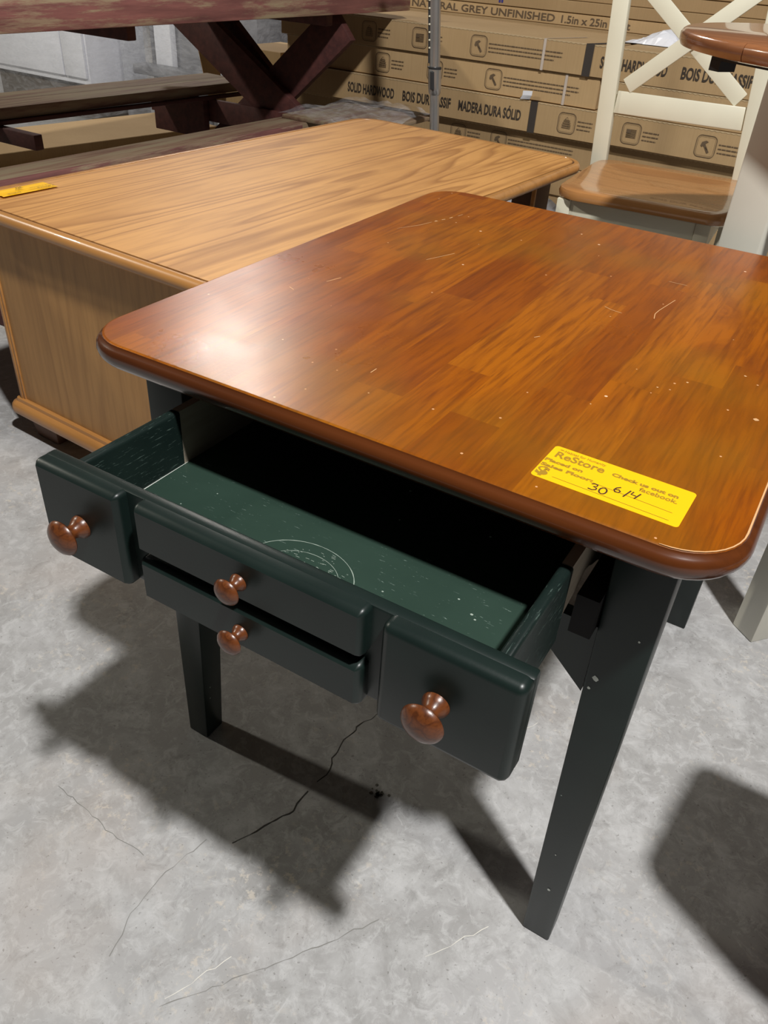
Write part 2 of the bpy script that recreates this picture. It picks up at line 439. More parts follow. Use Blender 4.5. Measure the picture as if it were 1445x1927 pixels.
# worn pale line on the ridge (right front corner and right side)
bm = bmesh.new()
pts = rrect(W, D, 0.062, 0.0004, 10)
strip(bm, [(x, y) for x, y in pts[0:11]] + [(W + 0.0004, 0.10), (W + 0.0004, 0.30)], [0.0006] + [0.0014] * 9 + [0.0018, 0.0016, 0.001], 0.76022)
link('worn_edge', bm, M_SCRATCH, tb)
bm = bmesh.new()
def S(pts, w): strip(bm, pts, w, 0.7603)
for pts, w in (([(0.073, 0.627), (0.093, 0.671), (0.1, 0.702)], [0.0006, 0.0012, 0.0008]), ([(0.102, 0.709), (0.105, 0.716)], 0.002), ([(0.107, 0.727), (0.11, 0.735)], 0.002),
               ([(0.113, 0.746), (0.114, 0.756)], 0.002), ([(0.118, 0.77), (0.120, 0.785)], 0.001), ([(0.192, 0.516), (0.212, 0.574)], 0.0010), ([(0.128, 0.334), (0.135, 0.361)], 0.0016),
               ([(0.485, 0.51), (0.497, 0.504), (0.513, 0.501)], 0.0011), ([(0.556, 0.511), (0.552, 0.53), (0.553, 0.548), (0.561, 0.605)], 0.0010), ([(0.531, 0.681), (0.559, 0.681)], 0.001),
               ([(0.1, 0.283), (0.111, 0.278)], 0.0012), ([(0.335, 0.124), (0.335, 0.137)], 0.0010), ([(0.447, 0.342), (0.452, 0.350)], 0.0012)): S(pts, w)
for x, y, r in ((0.585, 0.333, 0.0014), (0.504, 0.478, 0.0014), (0.664, 0.508, 0.0012), (0.733, 0.29, 0.0034), (0.646, 0.336, 0.0018), (0.221, 0.644, 0.0012), (0.62, 0.30, 0.0015), (0.70, 0.40, 0.002), (0.57, 0.21, 0.0012), (0.36, 0.08, 0.0016), (0.30, 0.045, 0.0014)):
    bm.faces.new([bm.verts.new((x + r * math.cos(k * PI / 3.5) * random.uniform(.6, 1.1), y + r * math.sin(k * PI / 3.5) * random.uniform(.6, 1.1), 0.7603)) for k in range(7)])
o = link('scratch', bm, M_SCRATCH, tb); o['kind'] = 'stuff'
# legs: outer faces plumb, inner faces tapered
LA, LB = 0.0405, 0.0544
for sx, sy in ((0, 0), (1, 0), (0, 1), (1, 1)):
    x0 = LA; y0 = LB
    tx, bx = 0.0625, 0.0405
    b0 = [x0, x0 + bx, y0, y0 + bx]; b1 = [x0, x0 + tx, y0, y0 + tx]
    if sx: b0[0], b0[1] = W - b0[1], W - b0[0]; b1[0], b1[1] = W - b1[1], W - b1[0]
    if sy: b0[2], b0[3] = D - b0[3], D - b0[2]; b1[2], b1[3] = D - b1[3], D - b1[2]
    bm = bmesh.new(); taper(bm, b0, b1, 0.0, 0.729, 0.0022)
    lg = link('leg', bm, M_GREEN, tb, smooth=True)
    if sx and not sy:
        bm = bmesh.new()
        for x, z, r in ((0.682, 0.527, 0.0035), (0.678, 0.510, 0.0018), (0.706, 0.12, 0.0022), (0.70, 0.20, 0.001), (0.712, 0.60, 0.0012)):
            bm.faces.new([bm.verts.new((x + r * 1.3 * math.cos(k * PI / 3) * random.uniform(.5, 1), LB - 0.0004, z + r * 1.5 * math.sin(k * PI / 3) * random.uniform(.5, 1))) for k in range(6)])
        o = link('paint_chip', bm, M_CHIP, lg); o['kind'] = 'stuff'
# aprons
boxo('apron', M_GREEN, tb, LA + 0.012, LA + 0.030, LB + 0.05, D - LB - 0.05, 0.60, 0.729, bev=0.002)
boxo('apron', M_GREEN, tb, W - LA - 0.030, W - LA - 0.012, LB + 0.05, D - LB - 0.05, 0.60, 0.729, bev=0.002)
boxo('apron', M_GREEN, tb, LA + 0.05, W - LA - 0.05, D - LB - 0.030, D - LB - 0.012, 0.60, 0.729, bev=0.002)
# front rail under the drawer, arched along its lower edge
bm = bmesh.new()
xa, xb = LA + 0.058, W - LA - 0.058; n = 24; rows = []
for y in (0.064, 0.082):
    rt, rb = [], []
    for i in range(n + 1):
        f = i / n; x = xa + (xb - xa) * f
        z = 0.565 - 0.075 * max(0.0, abs(2 * f - 1) - 0.72) / 0.28
        rt.append(bm.verts.new((x, y, 0.588))); rb.append(bm.verts.new((x, y, z)))
    rows.append((rt, rb))
for i in range(n):
    (t0, b0), (t1, b1) = rows
    bm.faces.new((t0[i], b0[i], b0[i + 1], t0[i + 1])); bm.faces.new((t1[i], t1[i + 1], b1[i + 1], b1[i]))
    bm.faces.new((t0[i], t0[i + 1], t1[i + 1], t1[i])); bm.faces.new((b0[i], b1[i], b1[i + 1], b0[i + 1]))
for i in (0, n): bm.faces.new((rows[0][0][i], rows[1][0][i], rows[1][1][i], rows[0][1][i]))
link('front_rail', bm, M_GREEN, tb)
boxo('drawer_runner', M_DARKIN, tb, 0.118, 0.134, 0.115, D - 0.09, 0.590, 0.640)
boxo('drawer_runner', M_DARKIN, tb, 0.642, 0.6965, 0.1175, D - 0.09, 0.590, 0.640)  # right runner made wide and dark to fill the shaded band
boxo('shade_block', M_SHADEBLOCK, tb, 0.642, 0.666, 0.040, 0.1165, 0.589, 0.640)  # added filler, black in place of the shadow under the drawer side
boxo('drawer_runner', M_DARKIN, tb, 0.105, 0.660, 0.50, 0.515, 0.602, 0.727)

# the drawer: backing board is its own mesh, everything else hangs under it
dr = boxo('drawer', M_GREEN, tb, 0.1045, 0.6655, -0.154, -0.139, 0.588, 0.7035, bev=0.003)
def front(x0, x1, z0, z1, cr, skew=0.0):
    bm = bmesh.new()
    w_, h_ = x1 - x0, z1 - z0
    rings = [(rrect(w_, h_, cr, 0), 0.0), (rrect(w_, h_, cr, 0), 0.0085), (rrect(w_, h_, cr, -0.0012), 0.0125), (rrect(w_, h_, cr, -0.0042), 0.0158), (rrect(w_, h_, cr, -0.0085), 0.0170)]
    slab(bm, rings, True, True)
    M = Matrix(((1, 0, 0, x0), (0, 0, -1, -0.1535), (0, 1, 0, z0), (0, 0, 0, 1)))
    bm.transform(M)
    return link('drawer_front_panel', bm, M_GREEN, dr, smooth=True)
front(0.1045, 0.2245, 0.586, 0.7045, 0.006)
front(0.2455, 0.5155, 0.648, 0.7045, 0.006)
front(0.2455, 0.5155, 0.585, 0.6385, 0.006)
front(0.5325, 0.6655, 0.584, 0.7045, 0.0085)
# sides with rounded tops
def side(x0, x1):
    bm = bmesh.new()
    box(bm, x0, x1, -0.141, 0.006, 0.600, 0.6985, 0.0)
    es = [e for e in bm.edges if all(v.co.z > 0.69 for v in e.verts) or all(v.co.y > 0.0 and True for v in e.verts) and abs(e.verts[0].co.z - e.verts[1].co.z) < 1e-6 and e.verts[0].co.z > 0.69]
    bmesh.ops.bevel(bm, geom=es, offset=0.0048, segments=4, profile=0.5, affect='EDGES')
    return link('drawer_side', bm, M_GREENIN, dr, smooth=True)
side(0.1325, 0.1450); side(0.6265, 0.6395)
# unpainted rear ends of the sides, lower edge rough on the right one
for x0, x1 in ((0.1335, 0.1445), (0.6275, 0.6385)):
    bm = bmesh.new(); prf = [(0.0062, 0.697), (0.42, 0.697), (0.42, 0.602), (0.0062, 0.602)] if x0 < 0.3 else [(0.0062, 0.697), (0.45, 0.697), (0.45, 0.602), (0.16, 0.602), (0.12, 0.630), (0.095, 0.640), (0.080, 0.648), (0.066, 0.652), (0.052, 0.643), (0.040, 0.640), (0.028, 0.637), (0.0062, 0.630)]
    A = [bm.verts.new((x0, y, z)) for y, z in prf]; B = [bm.verts.new((x1, y, z)) for y, z in prf]
    bm.faces.new(A); bm.faces.new(B[::-1])
    for i in range(len(prf)): bm.faces.new((A[i], A[(i + 1) % len(prf)], B[(i + 1) % len(prf)], B[i]))
    link('raw_drawer_side', bm, M_RAW, dr)
boxo('drawer_bottom', M_GREENFLOOR, dr, 0.1440, 0.6275, -0.1395, 0.44, 0.6180, 0.6240)
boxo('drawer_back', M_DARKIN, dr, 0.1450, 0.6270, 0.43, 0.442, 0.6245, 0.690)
# scratched rings in the drawer bottom
bm = bmesh.new()
for rx, ry, a0, a1, cx, cy, w_ in ((0.064, 0.052, -75, 190, 0.381, -0.083, 0.0011), (0.046, 0.038, -60, 150, 0.383, -0.085, 0.0007)):
    pts = [(cx + rx * math.cos(math.radians(a)), cy + ry * math.sin(math.radians(a))) for a in range(a0, a1, 6)]
    strip(bm, pts, [w_ * random.uniform(0.3, 1.0) for _ in pts], 0.6243)
rnd = random.Random(11)
for k in range(120):
    a = rnd.uniform(0, 6.28); r = rnd.uniform(0, 1) ** 0.6
    x, y = 0.385 + 0.05 * r * math.cos(a), -0.080 + 0.045 * r * math.sin(a)
    if y < -0.135: continue
    L = rnd.uniform(0.001, 0.005); strip(bm, [(x, y), (x + L, y + rnd.uniform(-.0006, .0006))], 0.00045, 0.6243)
for x, y, r in ((0.561, -0.033, 0.0018), (0.567, -0.038, 0.0014), (0.540, -0.020, 0.0014), (0.50, -0.07, 0.0013), (0.47, -0.055, 0.0013), (0.2, -0.06, 0.001), (0.22, -0.02, 0.001)):
    bm.faces.new([bm.verts.new((x + r * math.cos(k * PI / 3), y + r * 0.8 * math.sin(k * PI / 3), 0.6243)) for k in range(6)])
o = link('scratch', bm, M_SCRATCHG, dr); o['kind'] = 'stuff'
bm = bmesh.new(); strip(bm, [(0.1452, -0.138), (0.1455, -0.06), (0.1452, 0.012)], [0.001, 0.0016, 0.0008], 0.6244)
link('worn_joint', bm, M_CHIP, dr)
# knobs
def knob(x, z, s):
    prof = [(0.0125, 0.0), (0.0122, 0.0025), (0.0105, 0.0055), (0.0078, 0.0095), (0.0072, 0.0130), (0.0085, 0.0165), (0.0125, 0.0192), (0.0178, 0.0212), (0.0192, 0.0230), (0.0187, 0.0252), (0.0160, 0.0283), (0.0110, 0.0310), (0.0050, 0.0325), (0.0005, 0.0328)]
    bm = bmesh.new(); lathe(bm, [(r * s, h * s) for r, h in prof], 32)
    o = link('knob', bm, M_KNOB, dr, smooth=True, loc=(x, -0.1703, z), rot=(PI / 2, 0, 0))
    return o
knob(0.1655, 0.6435, 1.06); knob(0.5925, 0.6435, 1.06); knob(0.3800, 0.6735, 0.74); knob(0.3785, 0.6080, 0.74)

# yellow price sticker on the table top
bm = bmesh.new()
slab(bm, [(rrect(0.1425, 0.0665, 0.0042), 0.0), (rrect(0.1425, 0.0665, 0.0042), 0.0003)], True, True)
st = link('price_sticker', bm, M_YELLOW, tb, loc=(0.5708, 0.0345, 0.7601), rot=(0, 0, math.radians(-1.2)))
st['label'] = 'yellow price sticker with printed lines and handwritten 30'
SW, SH = 0.1425, 0.0665
def stx(body, u, v, size, w, mat=M_YINK, bold=0.0, par=None, **k):
    return text(body, mat, par or st, (u * SW, (1 - v) * SH, 0.0005), size, (0, 0, 0), bold, width=w * SW, **k)
stx('Habitat for Humanity', 0.085, 0.125, 0.0062, 0.30, bold=0.00008)
stx('ReStore', 0.045, 0.325, 0.0165, 0.355, bold=0.0004)
stx('Placed on', 0.006, 0.50, 0.0075, 0.275, bold=0.00035)
stx('Sales Floor:', 0.006, 0.655, 0.0075, 0.375, bold=0.00035)
stx('$', 0.012, 0.90, 0.0205, 0.085, bold=0.0009)
stx('Check us out on', 0.455, 0.300, 0.0080, 0.455, bold=0.00040)
stx('facebook.', 0.665, 0.445, 0.0100, 0.255, bold=0.00022)
bm = bmesh.new()
strip(bm, [(0.385 * SW, (1 - 0.655) * SH), (0.925 * SW, (1 - 0.70) * SH)], 0.0004, 0.0005)
strip(bm, [(0.135 * SW, (1 - 0.870) * SH), (0.930 * SW, (1 - 0.905) * SH)], 0.0004, 0.0005)
for k in range(3):   # small house mark
    strip(bm, [(0.045 * SW + k * 0.0012, 0.895 * SH), (0.052 * SW + k * 0.0012, 0.93 * SH), (0.062 * SW + k * 0.0012, 0.895 * SH)], 0.0003, 0.0005)
link('printed_line', bm, M_PEN, st)
bm = bmesh.new()
def pen(pts, w=0.0015): strip(bm, [(x * SW, (1 - y - (0.085 if x > 0.51 else 0)) * SH) for x, y in pts], w, 0.0006)
arc = lambda cx, cy, rx, ry, a0, a1, n=12: [(cx + rx * math.cos(math.radians(a0 + (a1 - a0) * i / n)), cy - ry * math.sin(math.radians(a0 + (a1 - a0) * i / n))) for i in range(n + 1)]
pen([(0.385, 0.695), (0.405, 0.665), (0.425, 0.675), (0.425, 0.715), (0.405, 0.745), (0.430, 0.760), (0.432, 0.800), (0.410, 0.840), (0.380, 0.830)])
pen(arc(0.475, 0.770, 0.024, 0.085, 60, 420))
pen([(0.560, 0.440), (0.538, 0.490), (0.530, 0.550), (0.542, 0.600), (0.565, 0.590), (0.572, 0.550), (0.558, 0.520), (0.538, 0.540)])
pen([(0.628, 0.435), (0.605, 0.650)])
pen([(0.648, 0.440), (0.640, 0.520), (0.675, 0.525)]); pen([(0.694, 0.430), (0.672, 0.605)])
link('handwriting', bm, M_PEN, st)

# ---------------------------------------------------------------- OAK DESK
dk = thing('oak_desk', 'honey oak laminate desk with rounded rim standing behind the green table', 'desk', (-1.058, 0.555, 0), math.radians(-3.6))
DW, DL, DH = 0.865, 1.60, 0.62
rimprof = [(0.0, DH - 0.002), (0.001, DH), (0.008, DH + 0.0012), (0.015, DH - 0.0015), (0.020, DH - 0.008), (0.0215, DH - 0.015), (0.0195, DH - 0.023), (0.0150, DH - 0.028), (0.006, DH - 0.031), (-0.03, DH - 0.031)]
bm = bmesh.new(); slab(bm, [(rrect(DW, DL, 0.075, o), z) for o, z in rimprof], False, True)
rim = link('rim_moulding', bm, M_OAKRIM, dk, smooth=True)
bm = bmesh.new(); slab(bm, [(rrect(DW, DL, 0.075, 0.0), DH - 0.0025), (rrect(DW, DL, 0.075, -0.0055), DH - 0.0025)][::-1], False, False)
link('rim_groove', bm, M_GROOVE, dk)
bm = bmesh.new(); slab(bm, [(rrect(DW, DL, 0.075, -0.0050), DH), (rrect(DW, DL, 0.075, -0.0050), DH - 0.012)], True, True)
link('desktop', bm, M_OAK, dk)
def pedestal(y0, y1):
    boxo('side_panel', M_OAKSIDE, dk, 0.055, DW - 0.045, y0, y0 + 0.02, 0.085, DH - 0.0312)
    boxo('side_panel', M_OAKSIDE, dk, 0.055, DW - 0.045, y1 - 0.02, y1, 0.085, DH - 0.0312)
    boxo('back_panel', M_OAKSIDE, dk, 0.055, 0.073, y0 + 0.02, y1 - 0.02, 0.085, DH - 0.0312)
    if y0 < 1: boxo('front_panel', M_OAKSIDE, dk, DW - 0.063, DW - 0.045, y0 + 0.02, y1 - 0.02, 0.085, DH - 0.0312)
    else: boxo('front_panel', M_OAKDARK, dk, DW - 0.082, DW - 0.064, y0 + 0.02, y1 - 0.02, 0.085, DH - 0.0312)
    for x in (0.046, DW - 0.055):
        boxo('corner_post', M_OAKRIMY, dk, x, x + 0.012, y0 - 0.006, y0 + 0.008, 0.105, DH - 0.0312, bev=0.003)
        boxo('corner_post', M_OAKRIMY, dk, x + 0.013, x + 0.020, y0 - 0.004, y0 + 0.004, 0.105, DH - 0.0312, bev=0.002)
    bm = bmesh.new()
    w_, d_ = DW - 0.04, y1 - y0 + 0.04
    slab(bm, [([(x + 0.02, y + y0 - 0.02) for x, y in rrect(w_, d_, 0.02, o)], z) for o, z in ((-0.014, 0.110), (-0.010, 0.108), (-0.008, 0.100), (0.001, 0.097), (0.006, 0.090), (0.008, 0.080), (0.006, 0.070), (0.0, 0.064), (-0.02, 0.062))], True, True)
    link('base_moulding', bm, M_OAKRIM, dk, smooth=True)
    for x in (0.06, DW - 0.17):
        for y in (y0 - 0.002, y1 - 0.09):
            bm = bmesh.new(); taper(bm, (x + 0.012, x + 0.10, y + 0.008, y + 0.085), (x, x + 0.11, y, y + 0.09), 0.0, 0.0618, 0.004)
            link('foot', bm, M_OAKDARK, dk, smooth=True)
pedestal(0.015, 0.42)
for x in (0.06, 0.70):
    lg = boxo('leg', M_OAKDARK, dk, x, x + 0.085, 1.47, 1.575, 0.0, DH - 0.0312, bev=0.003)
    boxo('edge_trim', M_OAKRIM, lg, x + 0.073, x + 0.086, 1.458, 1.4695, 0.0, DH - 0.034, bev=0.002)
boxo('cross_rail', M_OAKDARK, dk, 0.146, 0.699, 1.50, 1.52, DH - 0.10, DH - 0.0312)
# sticker curling on the far left of the desk top
bm = bmesh.new()
U, V = 14, 6; g = []
for i in range(U + 1):
    row = []
    for j in range(V + 1):
        u, v = i / U, j / V
        z = 0.0012 + 0.004 * max(0, u - 0.75) + 0.0035 * max(0, math.sin(u * 9)) * (1 - v) * 0.6
        row.append(bm.verts.new((u * 0.060, v * 0.150, z)))
    g.append(row)
for i in range(U):
    for j in range(V): bm.faces.new((g[i][j], g[i + 1][j], g[i + 1][j + 1], g[i][j + 1]))
ok = link('price_sticker', bm, M_YELLOW, dk, loc=(0.022, 0.060, DH + 0.0008), smooth=True)
ok['label'] = 'yellow price sticker curling up on the oak top'
for body, x, y, s, wd in (('ReStore', 0.050, 0.142, 0.012, 0.045), ('Placed on Sales Floor:', 0.040, 0.142, 0.007, 0.060), ('30', 0.020, 0.075, 0.014, 0.018), ('facebook.', 0.052, 0.050, 0.008, 0.036)):
    text(body, M_PEN if body == '30' else M_YINK, ok, (x, y, 0.0062), s, (0, 0, -PI / 2), 0.0003, width=wd)

# ---------------------------------------------------------------- CARTONS
SA = math.radians(-2)
stack_org = Vector((0, 3.2, 0))
def carton(label, s0, s1, y0, y1, z0, z1, mat=M_CARD, group=None, teeth=True, saz=SA, org=stack_org, cat='carton'):
    e = Vector((math.cos(saz), math.sin(saz), 0)); f = Vector((-math.sin(saz), math.cos(saz), 0))
    loc = org + e * s0 + f * y0 + Vector((0, 0, z0))
    t_ = thing('cardboard_carton', label, cat, loc, saz, group)
    L, Dp, Hh = s1 - s0, y1 - y0, z1 - z0 - 0.0015
    boxo('carton_body', mat, t_, 0, L, 0, Dp, 0, Hh, bev=0.0025, seg=1, smooth=False)
    if teeth:
        bm = bmesh.new(); n = int(L / 0.011); 
        top_ = [bm.verts.new((L * i / n, -0.0012, Hh + 0.0003)) for i in range(n + 1)]
        lo = [bm.verts.new((L * i / n, -0.0012, Hh - (0.0022 if i % 2 else 0.0058))) for i in range(n + 1)]
        bk = [bm.verts.new((L * i / n, 0.004, Hh + 0.0006)) for i in range(n + 1)]
        for i in range(n):
            bm.faces.new((top_[i], lo[i], lo[i + 1], top_[i + 1])); bm.faces.new((bk[i], top_[i], top_[i + 1], bk[i + 1]))
        link('serrated_edge', bm, M_CARDEDGE, t_)
    t_['H'] = Hh
    return t_
FR = (PI / 2, 0, 0)
def ptext(t_, body, x, zc, size, width, mat=M_INK, bold=0.0016):
    text(body, mat, t_, (x, -0.002, zc - size * 0.35), size, FR, bold, width=width)
def poly(bm, pts, M): bm.faces.new([bm.verts.new(M @ Vector((x, y, 0))) for x, y in pts])
def line(bm, pts, w, M):
    k = bmesh.new(); strip(k, pts, w, 0); k.transform(M)
    tmp = bpy.data.meshes.new('t'); k.to_mesh(tmp); k.free(); bm.from_mesh(tmp); bpy.data.meshes.remove(tmp)
def icon(t_, kind, xc, zc, s=0.083, mat=M_INK2, lines=3, ltext=0.07):
    M = Matrix.Translation((xc, -0.002, zc)) @ Matrix.Rotation(PI / 2, 4, 'X')
    bm = bmesh.new()
    for k, w in ((0.5, 0.0026), (0.43, 0.0008)):
        o = [(x - s * k, y - s * k) for x, y in rrect(2 * s * k, 2 * s * k, s * (k - 0.27), 0, 5)]
        line(bm, o + [o[0]], w, M)
    if kind == 'hammer':
        poly(bm, [(-.26 * s, .02 * s), (-.22 * s, .18 * s), (-.02 * s, .27 * s), (.10 * s, .22 * s), (-.02 * s, .13 * s), (-.02 * s, .06 * s), (-.12 * s, .02 * s), (-.18 * s, -.05 * s)], M)
        line(bm, [(-.07 * s, .05 * s), (.18 * s, -.28 * s)], 0.11 * s, M)
        line(bm, [(.00 * s, -.04 * s), (.10 * s, -.16 * s)], 0.05 * s, M)
    elif kind == 'flag':
        poly(bm, [(-.26 * s, .00), (-.03 * s, .00), (-.03 * s, .20 * s), (-.26 * s, .20 * s)], M)
        for k in range(7): line(bm, [(-.26 * s if k < 3 else -.03 * s, (-.18 + k * .062) * s), (.27 * s, (-.18 + k * .062) * s)], 0.0022, M)
        for k in range(4): line(bm, [(-.26 * s, (-.18 + k * .062) * s), (0, (-.18 + k * .062) * s)], 0.0022, M)
    else:
        for k, (hw, y) in enumerate(((.24, -.24), (.24, -.13), (.21, -.02), (.17, .09))):
            line(bm, [(-hw * s, y * s), (hw * s, y * s)], 0.0020, M)
            line(bm, [(-hw * s, (y + .06) * s), (hw * s, (y + .06) * s)], 0.0014, M)
            line(bm, [(-hw * s, y * s), (-hw * s, (y + .06) * s)], 0.0014, M); line(bm, [(hw * s, y * s), (hw * s, (y + .06) * s)], 0.0014, M)
        line(bm, [(-.12 * s, .17 * s), (0, .30 * s), (.12 * s, .17 * s), (-.12 * s, .17 * s)], 0.0018, M)
        line(bm, [(.10 * s, -.2 * s), (.10 * s, .12 * s)], 0.0016, M)
    link('printed_icon', bm, M_INK2, t_)
    bm = bmesh.new(); rnd = random.Random(int(xc * 1000) + 7)
    for k in range(lines):
        z = (0.17 - k * 0.19) * s; x = 0.62 * s; end = 0.62 * s + ltext * (1.0 if k != lines - 1 else 0.9)
        while x < end:
            L = rnd.uniform(0.006, 0.02); line(bm, [(x, z), (min(x + L, end), z)], 0.0044 + rnd.uniform(-.0006, .0006), M); x += L + 0.0022
    link('fine_print', bm, M_INK2, t_)
def strap_on(t_, x, w, mat, D_=0.30, name='strap'):
    Hh = t_['H']; bm = bmesh.new()
    box(bm, x, x + w, -0.0032, -0.0004, 0.0, Hh + 0.002); box(bm, x, x + w, -0.0032, D_, Hh - 0.0002, Hh + 0.002)
    return link(name, bm, mat, t_)
def strap_skew(t_, x0, x1, w, mat, D_):
    Hh = t_['H']; bm = bmesh.new()
    box(bm, x0, x0 + w, -0.0032, -0.0004, 0.0, Hh + 0.002)
    a = [bm.verts.new(c) for c in ((x0, -0.003, Hh + 0.002), (x0 + w, -0.003, Hh + 0.002), (x1 + w, D_, Hh + 0.002), (x1, D_, Hh + 0.002))]
    bm.faces.new(a); return link('strap', bm, mat, t_)

G1 = 'long cartons stacked behind the oak desk'
x0 = -2.20
c1 = carton('top carton of left stack with hammer mark and clear strap', x0, -0.420, 0.0, 0.70, 0.725, 0.847, M_CARD, G1)
icon(c1, 'log', -1.645 - x0, 0.061); icon(c1, 'flag', -1.355 - x0, 0.061); icon(c1, 'hammer', -1.039 - x0, 0.061, lines=3, ltext=0.36)
strap_skew(c1, -0.722 - x0, -0.64 - x0, 0.012, M_STRAP, 0.28); strap_skew(c1, -0.525 - x0, -0.44 - x0, 0.036, M_TAPE, 0.30)
c2 = carton('second carton down in left stack, pale, with log mark and clear strap', -2.17, -0.440, 0.012, 0.70, 0.600, 0.724, M_CARD2, G1)
icon(c2, 'log', -1.565 + 2.17, 0.06); icon(c2, 'flag', -1.265 + 2.17, 0.06); icon(c2, 'hammer', -0.950 + 2.17, 0.06, lines=3, ltext=0.37)
strap_on(c2, -0.600 + 2.17, 0.012, M_STRAP, 0.01)
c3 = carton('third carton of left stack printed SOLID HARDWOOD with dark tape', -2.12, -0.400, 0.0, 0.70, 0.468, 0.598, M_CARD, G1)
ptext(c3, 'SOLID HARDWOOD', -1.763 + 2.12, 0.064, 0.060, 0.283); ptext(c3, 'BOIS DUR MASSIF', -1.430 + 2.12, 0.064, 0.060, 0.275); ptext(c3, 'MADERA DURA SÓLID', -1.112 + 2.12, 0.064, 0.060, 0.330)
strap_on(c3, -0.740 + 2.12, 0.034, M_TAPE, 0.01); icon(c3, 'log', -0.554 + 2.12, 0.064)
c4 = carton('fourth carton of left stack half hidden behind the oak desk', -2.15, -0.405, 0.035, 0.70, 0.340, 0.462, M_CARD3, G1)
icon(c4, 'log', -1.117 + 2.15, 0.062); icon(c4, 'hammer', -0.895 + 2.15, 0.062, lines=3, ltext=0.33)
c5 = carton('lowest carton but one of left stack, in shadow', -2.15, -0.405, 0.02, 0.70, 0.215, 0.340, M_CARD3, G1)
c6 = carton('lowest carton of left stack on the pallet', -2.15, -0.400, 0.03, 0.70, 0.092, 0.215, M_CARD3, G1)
G2 = 'long cartons stacked behind the cream chair'
r1 = carton('top carton of right stack printed BOIS DUR MASSIF seen through chair back', -0.395, 1.35, 0.0, 0.70, 0.722, 0.847, M_CARD, G2)
ptext(r1, 'SOLID HARDWOOD', -0.470 + 0.395 + 0.02, 0.064, 0.060, 0.29); ptext(r1, 'BOIS DUR MASSIF', -0.100 + 0.395, 0.064, 0.060, 0.285); ptext(r1, 'MADERA DURA SÓLID', 0.24 + 0.395, 0.064, 0.060, 0.33)
r2 = carton('second carton of right stack behind the chair lower rail', -0.40, 1.35, 0.004, 0.70, 0.600, 0.722, M_CARD, G2)
r3 = carton('third carton of right stack with flag and hammer marks above the chair seat', -0.385, 1.35, 0.0, 0.70, 0.474, 0.600, M_CARD, G2)
icon(r3, 'flag', -0.253 + 0.385, 0.060); icon(r3, 'hammer', 0.071 + 0.385, 0.060, ltext=0.15)
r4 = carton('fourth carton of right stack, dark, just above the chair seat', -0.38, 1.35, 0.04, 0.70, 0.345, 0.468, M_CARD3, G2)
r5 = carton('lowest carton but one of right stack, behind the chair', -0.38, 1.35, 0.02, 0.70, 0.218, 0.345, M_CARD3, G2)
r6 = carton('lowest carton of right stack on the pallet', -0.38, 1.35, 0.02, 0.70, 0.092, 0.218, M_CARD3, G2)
def pallet(name, label, s0, s1, y0, y1, z1, org, az, n=7):
    e = Vector((math.cos(az), math.sin(az), 0)); f = Vector((-math.sin(az), math.cos(az), 0))
    t_ = thing(name, label, 'pallet', org + e * s0 + f * y0, az)
    L, Dp = s1 - s0, y1 - y0
    for k in range(3): boxo('bearer', M_PALLET, t_, 0, L, Dp * k / 2 - (0.08 * k / 2), Dp * k / 2 - (0.08 * k / 2) + 0.08, 0, z1 - 0.02)
    for k in range(n): boxo('deck_board', M_PALLET, t_, L * k / n + 0.01, L * (k + 1) / n - 0.02, 0, Dp, z1 - 0.0195, z1 - 0.0005)
    return t_
pallet('wooden_pallet', 'grey wooden pallet under the left carton stack', -2.2, -0.41, 0.0, 0.70, 0.0915, stack_org, SA)
pallet('wooden_pallet', 'grey wooden pallet under the right carton stack', -0.39, 1.4, 0.0, 0.70, 0.0915, stack_org, SA)
# thin cartons of slabs further back
G3 = 'thin slab cartons at the back'
zz = 0.10; k = 0
pallet('wooden_pallet', 'grey wooden pallet under the thin slab cartons at the back', -2.3, 1.4, 0.78, 1.5, 0.0995, stack_org, SA, 14)
names = ['lowest', 'second', 'third', 'fourth', 'fifth', 'sixth', 'seventh', 'eighth', 'ninth', 'tenth']
hs = [0.16, 0.16, 0.16, 0.16, 0.107, 0.058, 0.053, 0.056, 0.060, 0.058]
for k, h in enumerate(hs):
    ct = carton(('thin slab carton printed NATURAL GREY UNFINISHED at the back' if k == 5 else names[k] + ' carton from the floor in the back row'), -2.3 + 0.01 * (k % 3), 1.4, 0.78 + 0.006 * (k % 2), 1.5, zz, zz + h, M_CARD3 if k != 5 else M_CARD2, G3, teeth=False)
    if k == 5:
        ptext(ct, 'HEVEA NATURAL GREY UNFINISHED', -2.15 + 2.32, 0.028, 0.047, 1.09, M_INK2, 0.0007)
        ptext(ct, '1.5in x 25in x 8ft', -1.023 + 2.32, 0.028, 0.047, 0.37, M_INK2, 0.0007)
        ptext(ct, 'Box x 1', -0.36 + 2.32, 0.028, 0.047, 0.24, M_INK2, 0.0007)
    if k == 6:
        bm = bmesh.new()
        for xx in (0.95, 0.965): box(bm, xx, xx + 0.010, -0.002, 0.0, 0.012, 0.034)
        link('blue_print', bm, plain('blue_print_ink', (0.03, 0.03, 0.22), 0.7), ct)
    zz += h
